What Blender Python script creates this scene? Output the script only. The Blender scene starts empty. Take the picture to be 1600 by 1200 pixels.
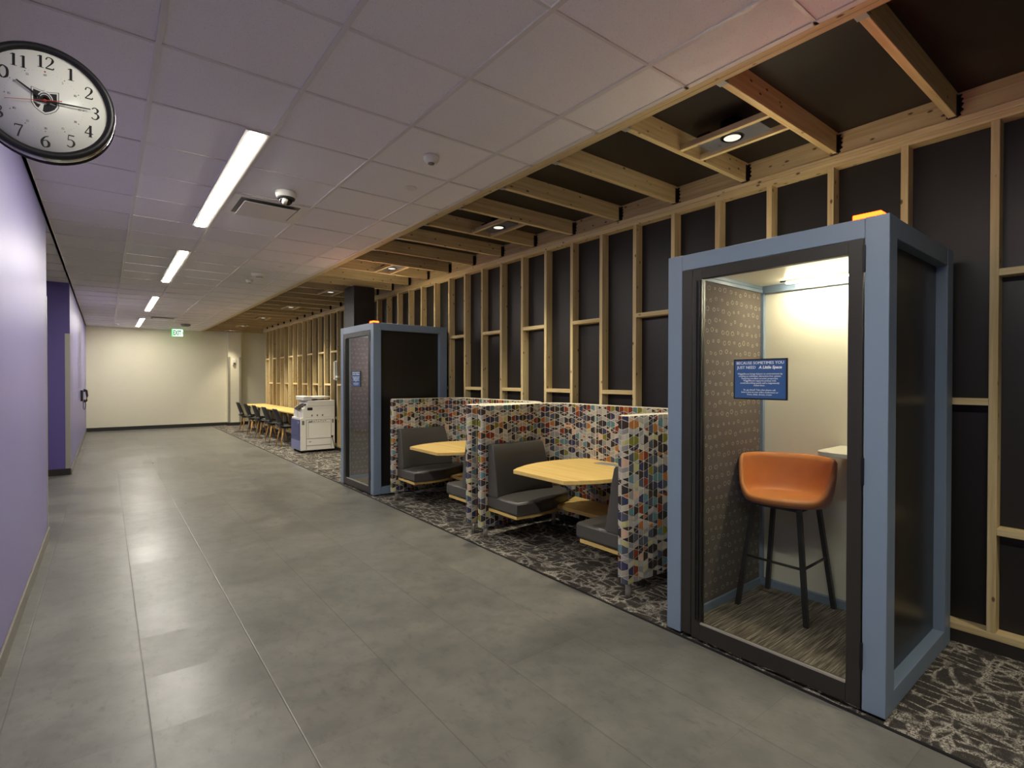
import bpy, bmesh, math, random
from mathutils import Vector, Matrix
C = bpy.context.scene.collection
R = math.radians
rnd = random.Random(7)

# ------------------------------------------------------------------ colour and material helpers
def lin(c):
    c /= 255.0
    return c/12.92 if c <= 0.04045 else ((c+0.055)/1.055)**2.4
def rgb(r, g, b): return (lin(r), lin(g), lin(b), 1.0)

def new_mat(name):
    m = bpy.data.materials.new(name); m.use_nodes = True
    nt = m.node_tree; nt.nodes.clear()
    out = nt.nodes.new('ShaderNodeOutputMaterial')
    return m, nt, out

class NB:
    """tiny node builder"""
    def __init__(s, nt): s.nt = nt
    def n(s, t, **kw):
        nd = s.nt.nodes.new(t)
        for k, v in kw.items(): setattr(nd, k, v)
        return nd
    def l(s, a, b): s.nt.links.new(a, b)
    def val(s, inp, v):
        if hasattr(v, 'is_linked') or isinstance(v, bpy.types.NodeSocket): s.l(v, inp)
        else: inp.default_value = v
    def math(s, op, a, b=0.0, c=0.0, clamp=False):
        nd = s.n('ShaderNodeMath', operation=op, use_clamp=clamp)
        s.val(nd.inputs[0], a); s.val(nd.inputs[1], b)
        if len(nd.inputs) > 2: s.val(nd.inputs[2], c)
        return nd.outputs[0]
    def mix(s, f, a, b):
        nd = s.n('ShaderNodeMix', data_type='RGBA')
        s.val(nd.inputs['Factor'], f); s.val(nd.inputs[6], a); s.val(nd.inputs[7], b)
        return nd.outputs[2]
    def coord(s, which='Object'): return s.n('ShaderNodeTexCoord').outputs[which]
    def pos(s): return s.n('ShaderNodeNewGeometry').outputs['Position']
    def mapping(s, v, scale=(1,1,1), rot=(0,0,0), loc=(0,0,0)):
        nd = s.n('ShaderNodeMapping'); s.l(v, nd.inputs['Vector'])
        nd.inputs['Scale'].default_value = scale; nd.inputs['Rotation'].default_value = rot; nd.inputs['Location'].default_value = loc
        return nd.outputs[0]
    def noise(s, v, scale=5, detail=3, rough=.5, dist=0):
        nd = s.n('ShaderNodeTexNoise'); s.l(v, nd.inputs['Vector'])
        nd.inputs['Scale'].default_value = scale; nd.inputs['Detail'].default_value = detail
        nd.inputs['Roughness'].default_value = rough; nd.inputs['Distortion'].default_value = dist
        return nd.outputs['Fac']
    def ramp(s, f, stops):
        nd = s.n('ShaderNodeValToRGB'); s.l(f, nd.inputs[0]); e = nd.color_ramp.elements
        while len(e) < len(stops): e.new(.5)
        for q, (p, c) in zip(e, stops): q.position = p; q.color = c
        return nd.outputs[0]
    def range(s, f, a, b, c=0.0, d=1.0):
        nd = s.n('ShaderNodeMapRange'); s.val(nd.inputs[0], f)
        for i, x in enumerate((a, b, c, d)): nd.inputs[i+1].default_value = x
        return nd.outputs[0]
    def bump(s, h, strength=.2, dist=.01):
        nd = s.n('ShaderNodeBump'); s.l(h, nd.inputs['Height']); nd.inputs['Strength'].default_value = strength; nd.inputs['Distance'].default_value = dist
        return nd.outputs[0]
    def sep(s, v):
        nd = s.n('ShaderNodeSeparateXYZ'); s.l(v, nd.inputs[0]); return nd.outputs
    def comb(s, x, y, z):
        nd = s.n('ShaderNodeCombineXYZ'); s.val(nd.inputs[0], x); s.val(nd.inputs[1], y); s.val(nd.inputs[2], z); return nd.outputs[0]
    def bsdf(s, out, base, rough=.5, metal=0.0, normal=None, spec=.5, coat=0.0):
        b = s.n('ShaderNodeBsdfPrincipled')
        s.val(b.inputs['Base Color'], base); s.val(b.inputs['Roughness'], rough); s.val(b.inputs['Metallic'], metal)
        s.val(b.inputs['Specular IOR Level'], spec); s.val(b.inputs['Coat Weight'], coat)
        if normal is not None: s.l(normal, b.inputs['Normal'])
        s.l(b.outputs[0], out.inputs[0]); return b

def simple(name, col, rough=.5, metal=0.0, var=.06, nscale=8, bump=0.0, bscale=200, spec=.5, coat=0.0):
    m, nt, out = new_mat(name); b = NB(nt); co = b.coord()
    f = b.noise(co, nscale, 3)
    lo = tuple(c*(1-var) for c in col[:3])+(1,); hi = tuple(min(1, c*(1+var)) for c in col[:3])+(1,)
    c = b.mix(f, lo, hi)
    nm = b.bump(b.noise(co, bscale, 2), bump, .002) if bump else None
    b.bsdf(out, c, rough, metal, nm, spec, coat); return m

def emit(name, col, strength):
    m, nt, out = new_mat(name); b = NB(nt); e = b.n('ShaderNodeEmission')
    e.inputs[0].default_value = col; e.inputs[1].default_value = strength; b.l(e.outputs[0], out.inputs[0]); return m

def glass_mat(name, tint=(.93,.95,.94,1), refl=.08):
    m, nt, out = new_mat(name); b = NB(nt)
    t = b.n('ShaderNodeBsdfTransparent'); t.inputs[0].default_value = tint
    g = b.n('ShaderNodeBsdfGlossy'); g.inputs['Roughness'].default_value = .02
    lw = b.n('ShaderNodeLayerWeight'); lw.inputs[0].default_value = .5
    fr = b.math('MULTIPLY_ADD', b.math('POWER', lw.outputs['Facing'], 4.0), .7, .025)
    mx = b.n('ShaderNodeMixShader'); b.l(fr, mx.inputs[0]); b.l(t.outputs[0], mx.inputs[1]); b.l(g.outputs[0], mx.inputs[2])
    b.l(mx.outputs[0], out.inputs[0]); return m

def wood_mat(name, light, dark, knots=True, gscale=1.0, along='z'):
    m, nt, out = new_mat(name); b = NB(nt)
    co = b.coord(); oi = b.n('ShaderNodeObjectInfo')
    off = b.n('ShaderNodeVectorMath', operation='ADD'); b.l(co, off.inputs[0])
    rv = b.math('MULTIPLY', oi.outputs['Random'], 37.0)
    b.l(b.comb(rv, rv, rv), off.inputs[1]); v = off.outputs[0]
    g = b.noise(b.mapping(v, (26*gscale, 26*gscale, .9*gscale) if along == 'z' else (30*gscale, 1.1*gscale, 30*gscale)), 1.6, 4, .55, .5)
    fine = b.noise(b.mapping(v, (160, 160, 5) if along == 'z' else (160, 5, 160)), 1, 2)
    c = b.ramp(g, [(.32, dark), (.66, light)])
    c = b.mix(b.math('MULTIPLY', fine, .22), c, dark)
    tone = b.range(oi.outputs['Random'], 0, 1, .86, 1.08)
    hs = b.n('ShaderNodeHueSaturation'); hs.inputs['Saturation'].default_value = 1.0
    b.l(tone, hs.inputs['Value']); b.l(c, hs.inputs['Color']); c = hs.outputs[0]
    if knots:
        vo = b.n('ShaderNodeTexVoronoi'); b.l(b.mapping(v, (16, 16, 8)), vo.inputs['Vector']); vo.inputs['Scale'].default_value = 1
        k = b.range(vo.outputs['Distance'], .08, .15, 1, 0)
        c = b.mix(b.math('MULTIPLY', k, .85), c, rgb(62, 40, 24))
    b.bsdf(out, c, .62, 0, b.bump(g, .12, .003), .3); return m

# ------------------------------------------------------------------ mesh builder
class MB:
    def __init__(s): s.bm = bmesh.new(); s.mi = 0
    def _add(s, verts, faces, smooth=False):
        vs = [s.bm.verts.new(v) for v in verts]
        out = []
        for f in faces:
            try:
                q = s.bm.faces.new([vs[i] for i in f]); q.material_index = s.mi; q.smooth = smooth; out.append(q)
            except ValueError: pass
        return vs, out
    def box(s, x0, x1, y0, y1, z0, z1, bev=0.0, seg=2, M=None):
        if x0 > x1: x0, x1 = x1, x0
        if y0 > y1: y0, y1 = y1, y0
        if z0 > z1: z0, z1 = z1, z0
        v = [(x, y, z) for x in (x0, x1) for y in (y0, y1) for z in (z0, z1)]
        if M is not None: v = [tuple(M @ Vector(p)) for p in v]
        vs, fs = s._add(v, [(0,1,3,2),(4,6,7,5),(0,4,5,1),(2,3,7,6),(0,2,6,4),(1,5,7,3)])
        if bev:
            es = list({e for f in fs for e in f.edges})
            r = bmesh.ops.bevel(s.bm, geom=es, offset=bev, segments=seg, affect='EDGES', profile=.5)
            for f in r['faces']: f.material_index = s.mi; f.smooth = seg > 1
        return s
    def prism(s, pts, a, b, axis='z', bev=0.0, seg=2, smooth=False):
        """polygon pts (2D) extruded from a to b along axis; pts are (x,y) for z, (x,z) for y, (y,z) for x"""
        def P(p, t): return {'z': (p[0], p[1], t), 'y': (p[0], t, p[1]), 'x': (t, p[0], p[1])}[axis]
        n = len(pts); v = [P(p, a) for p in pts]+[P(p, b) for p in pts]
        f = [tuple(range(n))[::-1], tuple(range(n, 2*n))]+[(i, (i+1) % n, n+(i+1) % n, n+i) for i in range(n)]
        vs, fs = s._add(v, f, smooth)
        if smooth: fs[0].smooth = fs[1].smooth = False
        if bev:
            es = list({e for q in fs[:2] for e in q.edges})
            r = bmesh.ops.bevel(s.bm, geom=es, offset=bev, segments=seg, affect='EDGES', profile=.5)
            for q in r['faces']: q.material_index = s.mi; q.smooth = True
        return s
    def tube(s, path, r, n=10, r2=None, cap=True, closed=False):
        P = [Vector(p) for p in path]; m = len(P); rings = []
        up = Vector((0, 0, 1))
        for i, p in enumerate(P):
            if closed: t = P[(i+1) % m]-P[i-1]
            else: t = (P[min(i+1, m-1)]-P[max(i-1, 0)])
            t.normalize()
            a = t.cross(up)
            if a.length < 1e-4: a = t.cross(Vector((1, 0, 0)))
            a.normalize(); b = a.cross(t); b.normalize()
            rr = r if r2 is None else r+(r2-r)*i/(m-1)
            rings.append([tuple(p+(a*math.cos(2*math.pi*k/n)+b*math.sin(2*math.pi*k/n))*rr) for k in range(n)])
        v = [q for g in rings for q in g]; f = []
        for i in range(m if closed else m-1):
            j = (i+1) % m
            for k in range(n): f.append((i*n+k, i*n+(k+1) % n, j*n+(k+1) % n, j*n+k))
        if cap and not closed: f += [tuple(range(n))[::-1], tuple((m-1)*n+k for k in range(n))]
        s._add(v, f, True); return s
    def lathe(s, prof, n=32, M=None, smooth=True):
        """prof: (r,z) pairs around local z"""
        v, f = [], []
        for r, z in prof:
            for k in range(n):
                a = 2*math.pi*k/n; p = Vector((r*math.cos(a), r*math.sin(a), z))
                v.append(tuple(M @ p if M is not None else p))
        m = len(prof)
        for i in range(m-1):
            for k in range(n): f.append((i*n+k, i*n+(k+1) % n, (i+1)*n+(k+1) % n, (i+1)*n+k))
        f += [tuple(range(n))[::-1], tuple((m-1)*n+k for k in range(n))]
        s._add(v, f, smooth); return s
    def poly(s, pts): s._add(pts, [tuple(range(len(pts)))]); return s
    def grid(s, rows, smooth=True, closed=False):
        n = len(rows[0]); v = [tuple(p) for r in rows for p in r]; f = []
        for i in range(len(rows)-1):
            for k in range(n if closed else n-1): f.append((i*n+k, i*n+(k+1) % n, (i+1)*n+(k+1) % n, (i+1)*n+k))
        s._add(v, f, smooth); return s
    def mesh(s, name, mats):
        bmesh.ops.remove_doubles(s.bm, verts=[v for v in s.bm.verts if not v.link_faces] or [], dist=0) if False else None
        bmesh.ops.recalc_face_normals(s.bm, faces=s.bm.faces)
        me = bpy.data.meshes.new(name); s.bm.to_mesh(me); s.bm.free()
        for m in (mats if isinstance(mats, (list, tuple)) else [mats]): me.materials.append(m)
        return me

def link(name, me, parent=None, loc=(0,0,0), rot=(0,0,0), label=None):
    o = bpy.data.objects.new(name, me); C.objects.link(o); o.location = loc; o.rotation_euler = rot
    if parent is not None: o.parent = parent
    if label: o['label'] = label
    return o
def part(name, mb, mat, parent, loc=(0,0,0), rot=(0,0,0), label=None):
    return link(name, mb.mesh(name, mat), parent, loc, rot, label)
def struct(name, mb, mat):
    o = link(name, mb.mesh(name, mat)); o['kind'] = 'structure'; return o
def thing(name, label, cat, loc=(0,0,0), rotz=0.0, group=None, mb=None, mat=None, rot=None):
    me = mb.mesh(name, mat) if mb else None
    o = link(name, me, None, loc, rot or (0, 0, rotz)); o['label'] = label; o['category'] = cat
    if group: o['group'] = group
    return o
def dup(o, parent=None, label=None, loc=None, rotz=None):
    c = o.copy(); C.objects.link(c)
    if parent is not None: c.parent = parent
    if label: c['label'] = label
    if loc is not None: c.location = loc
    if rotz is not None: c.rotation_euler = (0, 0, rotz)
    for ch in list(o.children): dup(ch, c)
    return c
def text_mesh(name, body, size, mat, parent, M, align='CENTER', extrude=.0006, bold=0.0, shear=0.0, spacing=1.0):
    cu = bpy.data.curves.new(name, 'FONT'); cu.body = body; cu.size = size; cu.align_x = align; cu.align_y = 'CENTER'
    cu.extrude = extrude; cu.offset = bold; cu.shear = shear; cu.space_character = spacing; cu.resolution_u = 2
    tmp = bpy.data.objects.new('tmp_text', cu); C.objects.link(tmp)
    bpy.context.view_layer.update()
    me = bpy.data.meshes.new_from_object(tmp.evaluated_get(bpy.context.evaluated_depsgraph_get()))
    bpy.data.objects.remove(tmp); bpy.data.curves.remove(cu)
    me.name = name; me.materials.clear(); me.materials.append(mat); me.transform(M)
    return link(name, me, parent)

# ------------------------------------------------------------------ camera (solved from the ceiling grid and the booth)
FPX, YAW, PIT, ROL, ZC, H = 819.2, R(37.80), R(-0.5226), R(0.0794), 1.486, 2.952
fw = Vector((math.sin(YAW)*math.cos(PIT), math.cos(YAW)*math.cos(PIT), math.sin(PIT)))
r0 = Vector((math.cos(YAW), -math.sin(YAW), 0)); u0 = r0.cross(fw)
rv = r0*math.cos(ROL)+u0*math.sin(ROL); uv = -r0*math.sin(ROL)+u0*math.cos(ROL)
cam_d = bpy.data.cameras.new('camera'); cam_d.sensor_width = 36; cam_d.lens = FPX*36/1600; cam_d.clip_start = .05; cam_d.clip_end = 100
cam = bpy.data.objects.new('camera', cam_d); C.objects.link(cam)
cam.matrix_world = Matrix(((rv.x, uv.x, -fw.x, 0), (rv.y, uv.y, -fw.y, 0), (rv.z, uv.z, -fw.z, ZC), (0, 0, 0, 1)))
bpy.context.scene.camera = cam

# ------------------------------------------------------------------ layout constants
XL, XR, YB, YF = -.43, 3.795, 18.85, -5.2       # left wall, stud face, far wall, wall behind the camera
XT = 2.335                                      # edge of the tile ceiling
XP = 3.884                                      # black panels behind the studs
GX, GY, TS = .191, 2.171, .6096                 # ceiling grid
XC = 2.63                                       # carpet edge
ZJ, ZK = 2.962, 3.102                           # underside of joists, black lid

# ------------------------------------------------------------------ materials
M = {}
M['wood'] = wood_mat('pine_lumber', rgb(224, 207, 160), rgb(198, 173, 122))
M['ply'] = wood_mat('birch_top', rgb(222, 192, 120), rgb(206, 172, 98), knots=False, gscale=.5, along='y')
M['leg_wood'] = wood_mat('beech_leg', rgb(214, 170, 100), rgb(184, 136, 74), knots=False)
M['black_wall'] = simple('black_wall_paint', rgb(37, 34, 32), .42, bump=.05, bscale=300, spec=.4)
M['black_base'] = simple('black_cove_base', rgb(42, 39, 36), .5)
M['cream'] = simple('cream_wall_paint', rgb(238, 232, 204), .55, var=.02, bump=.04, bscale=400)
M['purple'] = simple('lavender_wall_paint', rgb(138, 132, 182), .42, var=.02, bump=.04, bscale=400)
M['violet'] = simple('shaded_violet_wall_paint', rgb(98, 86, 150), .45, var=.02, bump=.04, bscale=400)  # recess wall stands in shade; that shade is put into this darker colour
M['base_grey'] = simple('grey_cove_base', rgb(120, 114, 101), .4)
M['blue'] = simple('slate_blue_powder_coat', rgb(120, 137, 155), .38, var=.015, bump=.02, bscale=900)
M['bronze'] = simple('dark_bronze_aluminium', rgb(52, 50, 45), .4, .25, var=.03)
M['black_gloss'] = simple('black_satin_laminate', rgb(34, 32, 29), .28, var=.05, spec=.55)
M['black_metal'] = simple('black_steel', rgb(26, 25, 26), .4, .3)
M['black_rubber'] = simple('black_plastic', rgb(30, 30, 31), .5)
M['steel'] = simple('brushed_steel', rgb(186, 182, 170), .38, .55, var=.05)
M['plate'] = simple('grey_steel_plate', rgb(120, 124, 134), .35, .4)
M['galv'] = simple('galvanised_steel', rgb(170, 172, 170), .4, .7)
M['chrome'] = simple('polished_chrome', rgb(205, 203, 195), .14, 1.0, var=.02)
M['white'] = simple('white_plastic', rgb(226, 224, 214), .42, var=.02)
M['white_metal'] = simple('white_enamel', rgb(215, 212, 204), .35, var=.02)
M['laminate'] = simple('white_laminate', rgb(228, 222, 200), .3, var=.02)
M['leather'] = simple('charcoal_vinyl', rgb(74, 72, 68), .36, var=.05, nscale=20, bump=.12, bscale=700, spec=.5)
M['tan'] = simple('tan_leather', rgb(204, 130, 66), .45, var=.14, nscale=14, bump=.18, bscale=600, spec=.45)
M['printer_body'] = simple('printer_grey_white', rgb(232, 230, 220), .45, var=.015)
M['printer_dark'] = simple('printer_seam_grey', rgb(120, 118, 112), .5)
M['printer_blue'] = simple('printer_navy', rgb(72, 80, 130), .4, var=.03)
M['printer_lilac'] = simple('printer_lilac', rgb(134, 140, 186), .4, var=.03)
M['face_white'] = simple('clock_face_white', rgb(244, 241, 232), .3, var=.01)
M['ink'] = simple('black_ink', rgb(20, 20, 20), .4)
M['red'] = simple('red_hand', rgb(190, 60, 40), .4)
M['sign_blue'] = simple('sign_blue', rgb(52, 90, 142), .4, var=.03)
M['sign_white'] = simple('sign_white', rgb(240, 244, 246), .5, var=.01)
M['exit_green'] = simple('exit_green', rgb(6, 84, 34), .5)
M['glass'] = glass_mat('clear_glass')
M['lens_dark'] = simple('camera_lens_black', rgb(14, 14, 16), .08)
M['led'] = emit('strip_light_diffuser', (1, .95, .86, 1), 29)
M['can'] = emit('downlight_lens', (1, .92, .78, 1), .30)
M['booth_led'] = emit('booth_light_bar', (1, .90, .70, 1), 44)
M['booth_led_off'] = emit('dim_light_bar', (1, .92, .76, 1), 14)
M['beacon'] = emit('orange_status_glow', (1, .022, .002, 1), 9)
M['exit_glow'] = emit('exit_lit_face', (.70, 1, .76, 1), .42)
M['exit_edge'] = emit('exit_green_edge', (.08, .9, .2, 1), .35)

# mineral-fibre tile: fine fissures and pinholes
m, nt, out = new_mat('acoustic_tile'); b = NB(nt); p = b.pos()
sp = b.noise(b.mapping(p, (1, 1, 1)), 170, 2, .6); fis = b.noise(b.mapping(p, (60, 95, 1)), 1, 3, .6)
pin = b.range(sp, .30, .40, 1, 0); fi = b.range(fis, .28, .36, .7, 0)
f = b.math('MAXIMUM', pin, fi)
tx = b.math('FLOOR', b.math('DIVIDE', b.math('SUBTRACT', b.sep(p)[0], GX), TS)); ty = b.math('FLOOR', b.math('DIVIDE', b.math('SUBTRACT', b.sep(p)[1], GY), TS))
wn = b.n('ShaderNodeTexWhiteNoise', noise_dimensions='3D'); b.l(b.comb(tx, ty, 0), wn.inputs['Vector'])
basec = b.mix(wn.outputs['Value'], rgb(238, 236, 232), rgb(246, 243, 239))
b.bsdf(out, b.mix(b.math('MULTIPLY', f, .30), basec, rgb(140, 136, 132)), .9, 0, b.bump(f, .25, .003), .2); M['tile'] = m
M['tbar'] = simple('white_grid_steel', rgb(222, 218, 212), .4, var=.01)

# large grey resilient floor tiles
m, nt, out = new_mat('grey_floor_tile'); b = NB(nt); p = b.pos(); sx = b.sep(p)
FW, FL = .5, .5
u = b.math('DIVIDE', b.math('SUBTRACT', sx[0], .145), FW); col_i = b.math('FLOOR', u)
vv = b.math('DIVIDE', b.math('SUBTRACT', sx[1], .148), FL); row_i = b.math('FLOOR', vv)
fu = b.math('FRACT', u); fv = b.math('FRACT', vv)
eu = b.math('MULTIPLY', b.math('MINIMUM', fu, b.math('SUBTRACT', 1.0, fu)), FW); ev = b.math('MULTIPLY', b.math('MINIMUM', fv, b.math('SUBTRACT', 1.0, fv)), FL)
seam = b.math('MAXIMUM', b.range(eu, .001, .0045, 1, 0), b.range(ev, .0006, .0022, .6, 0))
wn = b.n('ShaderNodeTexWhiteNoise', noise_dimensions='3D'); b.l(b.comb(col_i, row_i, 3.0), wn.inputs['Vector'])
cl = b.noise(p, 2.2, 6, .6); cl2 = b.noise(b.mapping(p, (1, 1, 1), (0, 0, .6)), 7, 5, .6)
c = b.ramp(cl, [(.30, rgb(104, 103, 96)), (.72, rgb(123, 121, 112))])
c = b.mix(b.range(cl2, .42, .72, 0, .55), c, rgb(86, 85, 80))
veins = b.noise(b.mapping(p, (1.0, .45, 1), (0, 0, .7)), 22, 5, .75)
c = b.mix(b.range(veins, .54, .70, 0, .50), c, rgb(76, 75, 71))
hs = b.n('ShaderNodeHueSaturation'); b.l(b.range(wn.outputs['Value'], 0, 1, .93, 1.05), hs.inputs['Value']); b.l(c, hs.inputs['Color']); c = hs.outputs[0]
c = b.mix(b.math('MULTIPLY', seam, .6), c, rgb(78, 76, 71))
rough = b.math('ADD', b.range(cl, .3, .7, .27, .34), b.math('MULTIPLY', wn.outputs['Value'], .09))
bn = b.bump(b.math('SUBTRACT', b.math('MULTIPLY', veins, .05), seam), .35, .0015)
tv = b.n('ShaderNodeVectorMath', operation='SUBTRACT'); b.l(wn.outputs['Color'], tv.inputs[0]); tv.inputs[1].default_value = (.5, .5, .5)
ts_ = b.n('ShaderNodeVectorMath', operation='MULTIPLY'); b.l(tv.outputs[0], ts_.inputs[0]); ts_.inputs[1].default_value = (.02, .035, 0)
ta = b.n('ShaderNodeVectorMath', operation='ADD'); b.l(bn, ta.inputs[0]); b.l(ts_.outputs[0], ta.inputs[1])
tn = b.n('ShaderNodeVectorMath', operation='NORMALIZE'); b.l(ta.outputs[0], tn.inputs[0])
b.bsdf(out, c, rough, 0, tn.outputs[0], .4); M['floor'] = m

# dark carpet with a broken lattice of pale scratchy lines
m, nt, out = new_mat('patterned_carpet'); b = NB(nt); p = b.pos()
warp = b.n('ShaderNodeVectorMath', operation='ADD'); nv = b.n('ShaderNodeTexNoise'); b.l(p, nv.inputs['Vector']); nv.inputs['Scale'].default_value = 5
sc_ = b.n('ShaderNodeVectorMath', operation='SCALE'); b.l(nv.outputs['Color'], sc_.inputs[0]); sc_.inputs['Scale'].default_value = .06
b.l(p, warp.inputs[0]); b.l(sc_.outputs[0], warp.inputs[1]); w = warp.outputs[0]
def edges(ang, sc, wd):
    vo = b.n('ShaderNodeTexVoronoi', feature='DISTANCE_TO_EDGE'); b.l(b.mapping(w, sc, (0, 0, ang)), vo.inputs['Vector']); vo.inputs['Scale'].default_value = 1
    return b.range(vo.outputs['Distance'], wd*.4, wd, 1, 0)
e1 = edges(R(9), (14, 4.6, 1), .085); e2 = edges(R(-10), (5.0, 14, 1), .085)
br1 = b.range(b.noise(p, 6.5, 3), .40, .52); br2 = b.range(b.noise(b.mapping(p, loc=(4, 7, 0)), 6, 3), .43, .55)
ln = b.math('MAXIMUM', b.math('MULTIPLY', e1, br1), b.math('MULTIPLY', e2, br2))
fz = b.noise(p, 150, 3, .75); yarn = b.noise(p, 420, 2, .5)
ln = b.math('MULTIPLY', ln, b.range(fz, .42, .56, .0, 1))
c = b.mix(yarn, rgb(34, 32, 30), rgb(76, 72, 66))
c = b.mix(b.range(b.noise(p, 330, 2), .60, .68, 0, .5), c, rgb(150, 144, 132))
c = b.mix(b.math('MULTIPLY', ln, .9), c, rgb(194, 187, 172))
b.bsdf(out, c, .95, 0, b.bump(fz, .6, .004), .1); M['carpet'] = m

# fine striped mat in the booths
m, nt, out = new_mat('striped_mat'); b = NB(nt); co = b.coord()
s1 = b.noise(b.mapping(co, (4, 120, 1)), 1, 3, .6, .3); s2 = b.noise(b.mapping(co, (9, 260, 1)), 1, 2, .5)
c = b.ramp(s1, [(.34, rgb(66, 59, 50)), (.5, rgb(112, 102, 88)), (.64, rgb(168, 156, 138))])
c = b.mix(b.math('MULTIPLY', s2, .35), c, rgb(64, 58, 50)); b.bsdf(out, c, .95, 0, b.bump(s1, .5, .004), .1); M['mat'] = m

# grey acoustic felt printed with rows of small pale outlined figures
m, nt, out = new_mat('printed_acoustic_felt'); b = NB(nt); sx = b.sep(b.coord())
CW, CH = .062, .065
vrow = b.math('DIVIDE', sx[2], CH); ri = b.math('FLOOR', vrow)
ucol = b.math('ADD', b.math('DIVIDE', sx[0], CW), b.math('MULTIPLY', ri, .37)); ci = b.math('FLOOR', ucol)
a_ = b.math('SUBTRACT', b.math('FRACT', ucol), .5); c_ = b.math('SUBTRACT', b.math('FRACT', vrow), .5)
wn = b.n('ShaderNodeTexWhiteNoise', noise_dimensions='3D'); b.l(b.comb(ci, ri, 1.0), wn.inputs['Vector']); wv = b.sep(wn.outputs['Color'])
ax = b.math('SUBTRACT', a_, b.math('MULTIPLY', b.math('SUBTRACT', wv[0], .5), .3)); cy = b.math('SUBTRACT', c_, b.math('MULTIPLY', b.math('SUBTRACT', wv[1], .5), .3))
rad = b.math('SQRT', b.math('ADD', b.math('MULTIPLY', ax, ax), b.math('MULTIPLY', b.math('MULTIPLY', cy, cy), 1.6)))
ring = b.range(b.math('ABSOLUTE', b.math('SUBTRACT', rad, b.math('ADD', .12, b.math('MULTIPLY', wv[2], .14)))), .022, .06, 1, 0)
dash = b.range(b.noise(b.coord(), 260, 2), .42, .52)
fig = b.math('MULTIPLY', b.math('MULTIPLY', ring, dash), .6)
basec = b.mix(b.noise(b.coord(), 300, 2), rgb(92, 84, 76), rgb(112, 103, 94))
b.bsdf(out, b.mix(fig, basec, rgb(205, 196, 176)), .95, 0, b.bump(b.noise(b.coord(), 500, 2), .3, .002), .1); M['felt'] = m

# upholstery colours of the geometric screen fabric
FAB = [(166,164,158,.15),(144,142,138,.09),(188,182,164,.07),(164,156,142,.05),(52,49,49,.16),(64,53,50,.12),(60,60,86,.11),(78,84,94,.08),
       (92,128,132,.06),(128,58,40,.05),(166,108,58,.04),(120,120,48,.05),(184,180,124,.03),(204,170,144,.03)]
fab_m = [simple('fabric_base', rgb(220, 212, 190), .9, bump=.3, bscale=900, spec=.15)]+[simple('fabric_tone', rgb(*c[:3]), .9, var=.08, nscale=90, bump=.3, bscale=900, spec=.15) for c in FAB]

# ================================================================== THE SETTING
struct('floor', MB().box(-3.2, XC, YF, YB, -.1, 0), M['floor'])
struct('floor_carpet', MB().box(XC, XP+.1, YF, YB, -.1, .004), M['carpet'])
struct('trim_1', MB().box(XC-.012, XC+.004, YF, YB, -.05, .0055), M['black_rubber'])

# suspended tile ceiling: tiles a little above the grid flanges
mb = MB(); mb.box(-3.2, XT, YF, YB, H+.008, H+.03)
ceil = struct('ceiling', mb, M['tile'])
mb = MB()
xs = [GX+i*TS for i in range(-5, 4)]; ys = [GY+j*TS for j in range(-12, 28)]
for x in xs: mb.box(x-.012, x+.012, YF, YB, H, H+.012)
for y in ys: mb.box(-3.2, XT, y-.008, y+.008, H+.002, H+.012)
mb.box(XL, XL+.02, YF, YB, H, H+.012); mb.box(XT-.03, XT, YF, YB, H+.002, H+.012); mb.box(XL, XT, YB-.02, YB, H, H+.012)
g = struct('ceiling_grid', mb, M['tbar'])
struct('ceiling_panel', MB().box(XT, 5.2, YF, YB, ZK, ZK+.05), M['black_wall'])
struct('wall_right', MB().box(XP, XP+.1, YF, 17.22, 0, ZK), M['black_wall'])
struct('wall_right_end', MB().box(XP+.1, 5.2, 17.12, 17.22, 0, ZK), M['cream'])
struct('wall_right_return', MB().box(5.2, 5.3, 17.1, YB+.1, 0, ZK+.1), M['cream'])
struct('baseboard_right', MB().box(XR+.003, XP, YF, 17.2, 0, .075), M['black_base'])
struct('wall_back', MB().box(-3.2, 5.3, YB, YB+.1, 0, ZK+.2), M['cream'])
mb = MB(); mb.box(XL, 3.06, YB-.012, YB, 0, .10); mb.box(3.45, 5.2, YB-.012, YB, 0, .10)
struct('baseboard_back', mb, M['black_base'])
struct('column_cream', MB().box(3.07, 3.44, YB-.25, YB, 0, ZJ), M['cream'])
mb = MB(); mb.box(3.055, 3.455, YB-.262, YB, 0, .10)
struct('baseboard_column', mb, M['black_base'])
struct('wall_left', MB().box(-.55, XL, YF, 6.52, 0, H+.03), M['purple'])
struct('baseboard_left', MB().box(XL, XL+.014, YF, 6.53, 0, .10, .004), M['base_grey'])
struct('wall_left_far', MB().box(-.55, XL, 10.601, YB, 0, H+.03), M['purple'])
struct('baseboard_left_far', MB().box(XL, XL+.014, 10.60, YB, 0, .09, .004), M['base_grey'])
struct('wall_recess', MB().box(-3.2, XL-.001, 10.59, 10.6, 0, H+.03), M['violet'])
struct('baseboard_recess', MB().box(-3.2, XL, 10.577, 10.59, 0, .10), M['black_base'])
struct('wall_recess_left', MB().box(-3.3, -3.2, 6.4, 10.7, 0, H+.03), M['purple'])
struct('wall_recess_near', MB().box(-3.2, -.55, 6.42, 6.52, 0, H+.03), M['purple'])
struct('wall_front', MB().box(-3.2, 5.3, YF-.1, YF, 0, ZK+.1), M['cream'])
struct('column_black', MB().box(3.10, 3.44, 8.06, 8.47, 0, ZJ-.004), M['black_wall'])

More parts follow.
